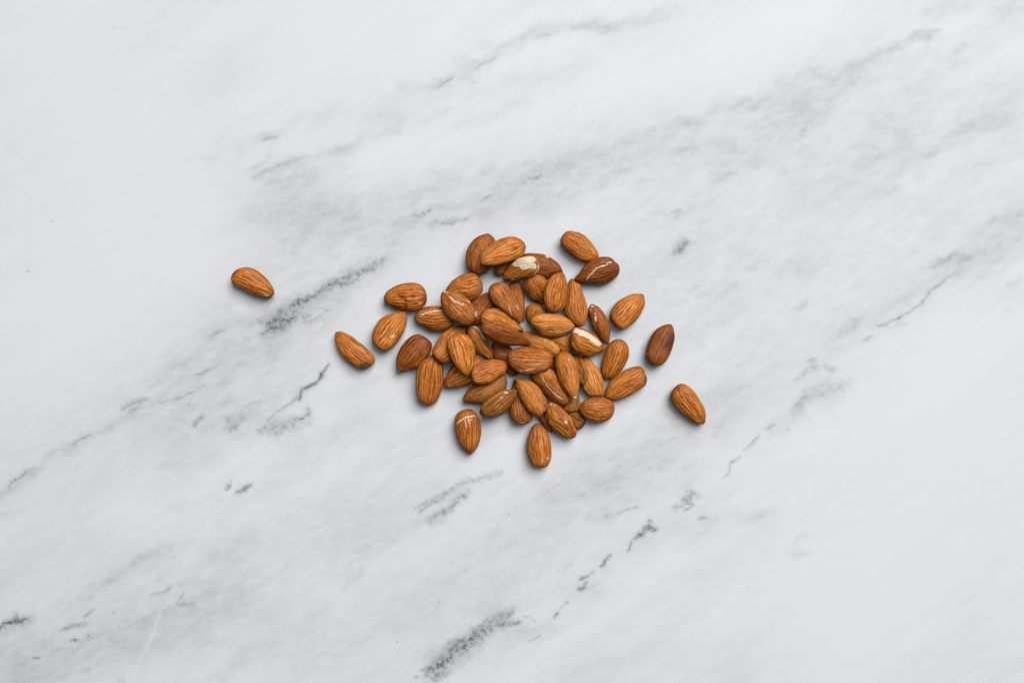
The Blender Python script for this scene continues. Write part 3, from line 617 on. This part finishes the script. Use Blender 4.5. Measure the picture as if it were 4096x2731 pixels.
     'deeply wrinkled almond with a pale speck, bottom right edge above the marble', [('w','Z6',[(632,730),(645,738)],4.5),('w','Z6',[(410,455)],3.5),('crease','Z6',[(700,750),(740,850),(760,920)],4),('crease','Z6',[(470,530),(520,600),(560,680),(620,760)],2.5),('crease','Z6',[(500,500),(560,560),(610,640)],2.5)], wr=2.4),
 rec('Z4', [(548,790),(500,718),(440,660),(350,600),(250,560),(130,508),(20,485),(-50,500),(-70,570),(-30,660),(60,760),(170,830),(290,880),(400,900),(490,880)], (1.12, 1.02, 0.92),
     'dusty wrinkled almond between the bright horizontal one and the big dusty one', wr=1.5, b=0.10, k=0.66),
 rec('Z5', [(1010,66),(1100,57),(1200,70),(1300,115),(1400,200),(1480,320),(1530,440),(1537,500),(1480,575),(1400,647),(1330,630),(1240,570),(1150,460),(1090,340),(1045,220),(1025,130)], BR,
     'orange almond with a dark dot at its lower end and a white edge line', [('d','Z5',[(1500,480)],10),('w','Z5',[(1048,150),(1045,210),(1075,280),(1110,350),(1150,400)],2.2),('w','Z5',[(1245,485)],2.2),('d','Z5',[(1000,70),(1040,110)],6)], b=0.04, lines=1.2),
 rec('Z4', [(782,402),(740,340),(660,285),(560,245),(430,218),(310,212),(200,235),(120,270),(84,325),(95,400),(140,470),(220,530),(330,570),(430,583),(560,575),(660,540),(740,480)], BR,
     'brightest golden almond, lying level, right of the heap\'s centre', [('w','Z4',[(480,508),(560,505),(640,485),(700,460),(745,430),(765,400)],1.7),('w','Z4',[(495,480)],2),('d','Z4',[(150,440),(210,480)],16)], b=0.16, wr=0.7, tw=0.6),
 rec('Z1', [(1095,1542),(1050,1500),(950,1440),(850,1370),(740,1280),(650,1180),(610,1090),(604,1020),(640,950),(700,915),(770,902),(850,915),(910,950),(960,1010),(1020,1080),(1080,1180),(1122,1290),(1147,1400),(1135,1490)], DU,
     'smooth brown almond with a fine white crack, left half of the heart-shaped pair', [('w','Z1',[(930,1285),(945,1350),(970,1410)],1.5),('w','Z1',[(1045,1260),(1075,1320)],1.8)], wr=0.6, lines=1.4, b=0.0, k=0.72),
 rec('Z3', [(1255,706),(1180,716),(1050,720),(930,720),(800,700),(690,652),(580,590),(510,510),(496,430),(512,395),(570,375),(680,372),(800,390),(920,420),(1030,462),(1110,520),(1190,590),(1240,660)], (0.68, 0.56, 0.52),
     'brown almond crossing the heap centre with its thin point to the right', up=0.0014, b=-0.02, lines=1.2, wr=1.1),
 rec('Z3', [(1612,900),(1590,830),(1530,790),(1400,752),(1250,732),(1120,735),(1010,765),(930,815),(896,885),(905,960),(940,1030),(1000,1080),(1100,1130),(1230,1152),(1370,1142),(1490,1105),(1570,1040),(1607,970)], DU,
     'big dusty evenly grooved almond lying level in the centre of the heap', [('w','Z3',[(990,1080),(1060,1108),(1130,1115),(1220,1095),(1330,1072)],1.4)], b=0.0, wr=1.1, lines=1.1),
 rec('Z4', [(762,1550),(720,1510),(650,1440),(570,1350),(510,1230),(474,1100),(466,1000),(480,900),(520,840),(590,803),(660,815),(720,850),(770,920),(815,1010),(842,1120),(854,1230),(850,1360),(830,1450),(812,1520)], BR,
     'tall central almond pointing down with a white chipped tip and tiny white dot', [('bare','Z4',[(735,1515),(760,1535),(800,1522)],3.6),('w','Z4',[(692,928)],3)], b=0.0, lines=1.4, wr=0.8, k=0.72),
]

def catmull(P, n=14):
    out = []
    m = len(P)
    for i in range(m):
        p0, p1, p2, p3 = P[(i - 1) % m], P[i], P[(i + 1) % m], P[(i + 2) % m]
        t = np.linspace(0, 1, n, endpoint=False)[:, None]
        out.append(0.5 * ((2 * p1) + (-p0 + p2) * t + (2 * p0 - 5 * p1 + 4 * p2 - p3) * t * t + (-p0 + 3 * p1 - 3 * p2 + p3) * t**3))
    return np.concatenate(out)

NS, NA = 104, 84

class Almond:
    def __init__(self, rec, seed):
        self.rec = rec; self.seed = seed
        self.k = rec.get('k', 0.78)
        self.pw = rec.get('pw', 2.1)
        self.lift = 0.006; self.B = 0; self.C = 0
    def shape(self):
        """plan outline at the almond's height, as stations along its long axis"""
        zmid = self.lift
        P = px_to_world(to_px(self.rec['t'], self.rec['p']), zmid)
        D = catmull(P)
        tip = P[0]
        far = D[np.argmax(np.linalg.norm(D - tip, axis=1))]
        ax = far - tip; self.L = np.linalg.norm(ax); ax = ax / self.L
        self.tip, self.ax, self.ay = tip, ax, np.array([-ax[1], ax[0]])
        loc = np.stack([(D - tip) @ ax, (D - tip) @ self.ay], -1)
        s0, s1 = loc[:, 0].min(), loc[:, 0].max()
        u = (1 - np.cos(np.pi * np.arange(NS + 1) / NS)) / 2
        s = s0 + (s1 - s0) * u
        lo, hi = np.zeros(NS + 1), np.zeros(NS + 1)
        A = loc; Bp = np.roll(loc, -1, 0)
        for i in range(1, NS):
            c = (A[:, 0] - s[i]) * (Bp[:, 0] - s[i]) <= 0
            a, b = A[c], Bp[c]
            dx = b[:, 0] - a[:, 0]
            ok = np.abs(dx) > 1e-12
            y = a[ok, 1] + (s[i] - a[ok, 0]) / dx[ok] * (b[ok, 1] - a[ok, 1])
            lo[i], hi[i] = y.min(), y.max()
        e0 = loc[np.argmin(loc[:, 0]), 1]; e1 = loc[np.argmax(loc[:, 0]), 1]
        lo[0] = hi[0] = e0; lo[-1] = hi[-1] = e1
        self.s, self.a, self.c = s, (hi - lo) / 2, (hi + lo) / 2
        self.amax = self.a.max()
        self.H = self.k * self.amax
        self.h = self.H * (self.a / self.amax) ** 0.74
        self.smid = (s0 + s1) / 2
        self.cen = self.tip + self.ax * self.smid + self.ay * np.interp(self.smid, s, self.c)
    def height(self, X, Y):
        """half thickness over plan points, nan outside; plus slopes coordinates"""
        dx, dy = X - self.tip[0], Y - self.tip[1]
        s = dx * self.ax[0] + dy * self.ax[1]; y = dx * self.ay[0] + dy * self.ay[1]
        a = np.interp(s, self.s, self.a, 0, 0); c = np.interp(s, self.s, self.c); h = np.interp(s, self.s, self.h)
        u = np.abs(y - c) / np.maximum(a, 1e-9)
        inside = (u < 1) & (a > 1e-5)
        z = np.where(inside, h * np.maximum(1 - u ** self.pw, 0) ** (1 / self.pw), np.nan)
        return z, inside, s - self.smid, y - np.interp(self.smid, self.s, self.c)

G = 0.0005
gx = np.arange(-0.10, 0.10, G); gy = np.arange(-0.08, 0.08, G)
GX, GY = np.meshgrid(gx, gy)

def settle(alms):
    """lay the almonds down one after another, each at its lowest rest on those beneath"""
    Hm = np.zeros_like(GX)
    for al in alms:
        al.shape()
        i0, i1 = np.searchsorted(gx, [al.cen[0] - 0.018, al.cen[0] + 0.018])
        j0, j1 = np.searchsorted(gy, [al.cen[1] - 0.018, al.cen[1] + 0.018])
        if i1 - i0 < 10 or j1 - j0 < 10:
            al.lift = al.H; al.B = al.C = 0
            continue
        X, Y = GX[j0:j1, i0:i1], GY[j0:j1, i0:i1]
        z, ins, ds, dy = al.height(X, Y)
        need = (Hm[j0:j1, i0:i1] + z - 0.0004 * (Hm[j0:j1, i0:i1] > 0))[ins]
        ds, dyy = ds[ins], dy[ins]
        best = None
        for B in np.linspace(-0.48, 0.48, 25):
            for C in np.linspace(-0.42, 0.42, 15):
                A = (need - B * ds - C * dyy).max()
                cost = A + 0.0006 * (B * B + C * C)
                if best is None or cost < best[0]:
                    best = (cost, A, B, C)
        _, al.lift, al.B, al.C = best
        al.lift += al.rec.get('up', 0)
        top = np.full(X.shape, 0.0)
        top[ins] = al.lift + al.B * ds + al.C * dyy + z[ins]
        Hm[j0:j1, i0:i1] = np.maximum(Hm[j0:j1, i0:i1], top)

def build_almond(al, skin, kernel):
    rec, seed = al.rec, al.seed
    th = 2 * np.pi * np.arange(NA) / NA
    S, T = np.meshgrid(np.arange(1, NS), th, indexing='ij')
    s = al.s[S]; a = al.a[S]; c = al.c[S]; h = al.h[S]
    ct, sn = np.cos(T), np.sin(T)
    e = 2 / al.pw
    yy = c + a * np.sign(ct) * np.abs(ct) ** e
    zz = h * np.sign(sn) * np.abs(sn) ** e
    c_mid = np.interp(al.smid, al.s, al.c)
    tn = s / al.L
    # skin pattern: long streaks and thin grooves
    o = seed * 13.7
    r = rec.get('lines', 1.0)
    wr = rec.get('wr', 1.0)
    tw = rec.get('tw', 0.0)
    ph = T + tw * (tn - 0.5) + 0.10 * perlin(np.cos(T) * 1.3 + o, np.sin(T) * 1.3, tn * 2.2)
    cx, cy = np.cos(ph), np.sin(ph)
    # fine meander so that the lines fork and run into each other
    wob = 0.10 * perlin(cx * 3 + o, cy * 3, tn * 9 + 5)
    cx, cy = np.cos(ph + wob), np.sin(ph + wob)
    F = 5.6 * r
    st = perlin(cx * F + o, cy * F, tn * 1.5 + o)
    st2 = perlin(cx * F * 2.0 + o + 40, cy * F * 2.0, tn * 4.2 + o)
    g = np.abs(perlin(cx * F * 0.8 + o + 80, cy * F * 0.8, tn * 1.5 + 3))
    groove = np.clip(1 - g * 6.0, 0, 1) ** 1.2
    g2 = np.abs(perlin(cx * F * 1.5 + o + 120, cy * F * 1.5, tn * 3.0 + 7))
    groove2 = np.clip(1 - g2 * 5.5, 0, 1) ** 1.3
    patch = fbm(cx * 1.3 + o, cy * 1.3, tn * 2.0, 3)
    endf = np.clip(np.minimum(tn, 1 - tn) / 0.14, 0, 1)
    rib = np.cos((25 * r) * ph + 2.6 * perlin(cx * 2.2 + o, cy * 2.2, tn * 2.4 + 11) + 0.9 * perlin(cx * 6, cy * 6 + o, tn * 9)) * np.clip(0.75 + 0.9 * perlin(cx * 3 + o, cy * 3, tn * 3.5 + 20), 0, 1)
    streak = 0.58 + (0.15 * st + 0.20 * st2 + 0.27 * rib) * (0.4 + 0.6 * endf) - 0.20 * groove - 0.14 * groove2 + 0.10 * patch
    # ends and rims of a nut are browner
    streak = streak - 0.12 * (1 - endf) + rec.get('b', 0.0)
    # displaced surface
    lump = fbm(cx * 0.9 + o + 9, cy * 0.9, tn * 2.2, 2)
    disp = (0.00010 * st + 0.00012 * rib + 0.00008 * st2 - 0.00016 * groove - 0.00009 * groove2) * (0.25 + 0.75 * endf) * wr + 0.00045 * lump * endf
    X3 = np.stack([s, yy, zz], -1)
    dS = np.gradient(X3, axis=0)
    dT = np.roll(X3, -1, 1) - np.roll(X3, 1, 1)
    N = np.cross(dT, dS); N /= np.linalg.norm(N, axis=-1)[..., None] + 1e-12
    ctr = np.stack([s, c, np.zeros_like(s)], -1)
    flip = np.sign(((X3 - ctr) * N).sum(-1)); flip[flip == 0] = 1
    N *= flip[..., None]
    # plan position in the photo, for scars that sit at a known place of this nut
    def plan(X3):
        x = al.tip[0] + al.ax[0] * X3[..., 0] + al.ay[0] * X3[..., 1]
        y = al.tip[1] + al.ax[1] * X3[..., 0] + al.ay[1] * X3[..., 1]
        z = al.lift + al.B * (X3[..., 0] - al.smid) + al.C * (X3[..., 1] - c_mid) + X3[..., 2]
        return x, y, z
    x, y, z = plan(X3)
    kk = CAM_H / (CAM_H - z) * PXM
    pu, pv = x * kk + 2048, -y * kk + 1365.5
    upper = (zz > -0.1 * h)
    rub = np.zeros_like(s); spot = np.zeros_like(s); bare = np.zeros_like(s)
    jag = fbm(pu / 8 + o, pv / 8, 2.2, 3) * 2.0
    for kind, tile, pts, w in rec.get('marks', []):
        p = to_px(tile, pts)
        if kind == 'poly':
            pp = np.concatenate([p, p[:1]])
            d = seg_dist(pu, pv, pp)
            ins = np.zeros(pu.shape, bool)
            for (ax_, ay_), (bx_, by_) in zip(pp[:-1], pp[1:]):
                cr_ = ((ay_ > pv) != (by_ > pv)) & (pu < (bx_ - ax_) * (pv - ay_) / (by_ - ay_ + 1e-9) + ax_)
                ins ^= cr_
            v = np.where(ins, d, -d) + jag + 3.4
            bare = np.maximum(bare, np.where(upper, np.clip(v / 3 + 0.5, 0, 1), 0))
            continue
        d = seg_dist(pu, pv, p)
        if kind == 'bare':
            v = (w - d + jag * 0.7) / 3 + 0.5
            bare = np.maximum(bare, np.where(upper, np.clip(v, 0, 1), 0))
        elif kind == 'w':
            v = np.clip((w - d) / 1.6 + 0.6 + jag * 0.3, 0, 1)
            rub = np.maximum(rub, np.where(upper, v, 0))
        elif kind == 'd':
            v = np.exp(-(d / w) ** 2)
            spot = np.maximum(spot, np.where(upper, v, 0))
        elif kind == 'crease':
            v = np.exp(-(d / w) ** 2) * upper
            disp = disp - 0.00050 * v
            streak = streak - 0.25 * v
        elif kind == 'ridge':
            disp = disp + 0.0003 * np.exp(-(d / w) ** 2) * upper
    disp = disp - 0.00025 * bare - 0.00012 * rub
    X3 = X3 + N * disp[..., None]
    x, y, z = plan(X3)
    e0 = np.array([al.s[0], al.c[0], 0.0]); e1 = np.array([al.s[-1], al.c[-1], 0.0])
    ex, ey, ez = plan(np.stack([e0, e1]))
    V = np.concatenate([np.stack([x, y, z], -1).reshape(-1, 3), np.stack([ex, ey, ez], -1)])
    V[:, 2] = np.maximum(V[:, 2], 0.00003)
    org = np.array([al.cen[0], al.cen[1], 0.0 if al.lift < al.H * 1.3 else al.lift - al.H])
    V -= org
    def ext(f):
        return np.concatenate([f.ravel(), [f[0].mean(), f[-1].mean()]])
    A = {'streak': ext(np.clip(streak, 0.13, 1)), 'spot': ext(spot * 0.8), 'rub': ext(rub)}
    nr = NS - 1
    idx = np.arange(nr * NA).reshape(nr, NA)
    nx = np.roll(idx, -1, 1)
    q = np.stack([idx[:-1], nx[:-1], nx[1:], idx[1:]], -1).reshape(-1, 4)
    t0 = np.stack([np.full(NA, nr * NA), nx[0], idx[0]], -1)
    t1 = np.stack([np.full(NA, nr * NA + 1), idx[-1], nx[-1]], -1)
    # orientation
    ok = np.cross(V[q[:, 1]] - V[q[:, 0]], V[q[:, 2]] - V[q[:, 0]])
    mid = V[q].mean(1) - V[:nr * NA].mean(0)
    if (ok * mid).sum() < 0:
        q = q[:, ::-1]; t0 = t0[:, ::-1]; t1 = t1[:, ::-1]
    bf = bare.ravel()
    is_bare = bf[q].mean(1) > 0.5 if bare.max() > 0 else np.zeros(len(q), bool)
    torn = bool(is_bare.any())
    me = mesh_from('skin' if torn else 'almond', V, [q[~is_bare], t0, t1], A)
    me.materials.append(skin)
    body = bpy.data.objects.new('skin' if torn else 'almond', me)
    scene.collection.objects.link(body)
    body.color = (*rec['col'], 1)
    if torn:
        ob = bpy.data.objects.new('almond', None)
        ob.empty_display_size = 0.01
        scene.collection.objects.link(ob)
        body.parent = ob
    else:
        ob = body
    ob.location = org
    ob['label'] = rec['label']; ob['category'] = 'almond'; ob['group'] = 'brown almonds spilled on the marble'
    if torn:
        qb = q[is_bare]
        used = np.unique(qb)
        mp = np.zeros(len(V), int); mp[used] = np.arange(len(used))
        mb = mesh_from('bare_kernel', V[used], [mp[qb]], {'edge': np.clip((ext(bare)[used] - 0.5) * 2, 0, 1)})
        mb.materials.append(kernel)
        kb = bpy.data.objects.new('bare_kernel', mb)
        scene.collection.objects.link(kb)
        kb.parent = ob
        kb['label'] = 'pale kernel bared by torn skin'
    return ob

CRUMBS = [
 ('G7', (1155, 405), 9, 'tan skin crumb on plain marble straight below the lowest almond'),
 ('G7', (673, 1007), 8, 'reddish skin crumb on pale marble above the big speckled vein'),
 ('G7', (851, 1115), 6, 'thin tan skin sliver on marble just above the big speckled vein'),
 ('G7', (387, 1282), 8, 'pale tan crumb on marble to the left of the big speckled vein'),
 ('G7', (665, 62), 6, 'tiny yellowish crumb below the almond with the cracked pale band'),
 ('A5', (948, 697), 9, 'olive crumb between the cracked banded almond and the lowest almond'),
 ('G1', (362, 1522), 7, 'brown speck of skin on plain marble near the left edge of the photo'),
 ('G6', (2053, 1297), 6, 'brown speck of skin on marble in the lower left of the photo'),
]

def build_crumbs(mat):
    rs = np.random.RandomState(5)
    for tile, (cx, cy), size, label in CRUMBS:
        r = size / TILES[tile][2] / PXM * 1.1
        w = px_to_world(to_px(tile, [(cx, cy)]))[0]
        n = 7
        ang = np.sort(rs.rand(n) * 0.6 + np.arange(n)) / n * 2 * np.pi
        rad = r * (0.55 + 0.5 * rs.rand(n)); rot = rs.rand() * 3
        x = np.cos(ang) * rad; y = np.sin(ang) * rad * 0.55
        X = x * np.cos(rot) - y * np.sin(rot); Y = x * np.sin(rot) + y * np.cos(rot)
        hgt = r * 0.2
        V = np.concatenate([np.stack([X, Y, np.full(n, 0.00002)], -1),
                            np.stack([X * .8, Y * .8, hgt * (0.6 + 0.6 * rs.rand(n))], -1), [[0, 0, hgt * 1.3]]])
        i = np.arange(n); j = (i + 1) % n
        me = mesh_from('skin_crumb', V, [np.stack([i, j, n + j, n + i], -1), np.stack([n + i, n + j, np.full(n, 2 * n)], -1)])
        me.materials.append(mat)
        o = bpy.data.objects.new('skin_crumb', me)
        scene.collection.objects.link(o)
        o.location = (w[0], w[1], 0)
        o['label'] = label; o['category'] = 'crumb'; o['group'] = 'skin crumbs scattered on the marble'

build_marble()
alms = [Almond(r, i + 1) for i, r in enumerate(ALMONDS)]
for _ in range(2):
    settle(alms)
skin, kern = skin_material(), kernel_material()
for al in alms:
    build_almond(al, skin, kern)
build_crumbs(crumb_material())
print('almonds', len(alms), 'max lift mm', max(a.lift for a in alms) * 1000)
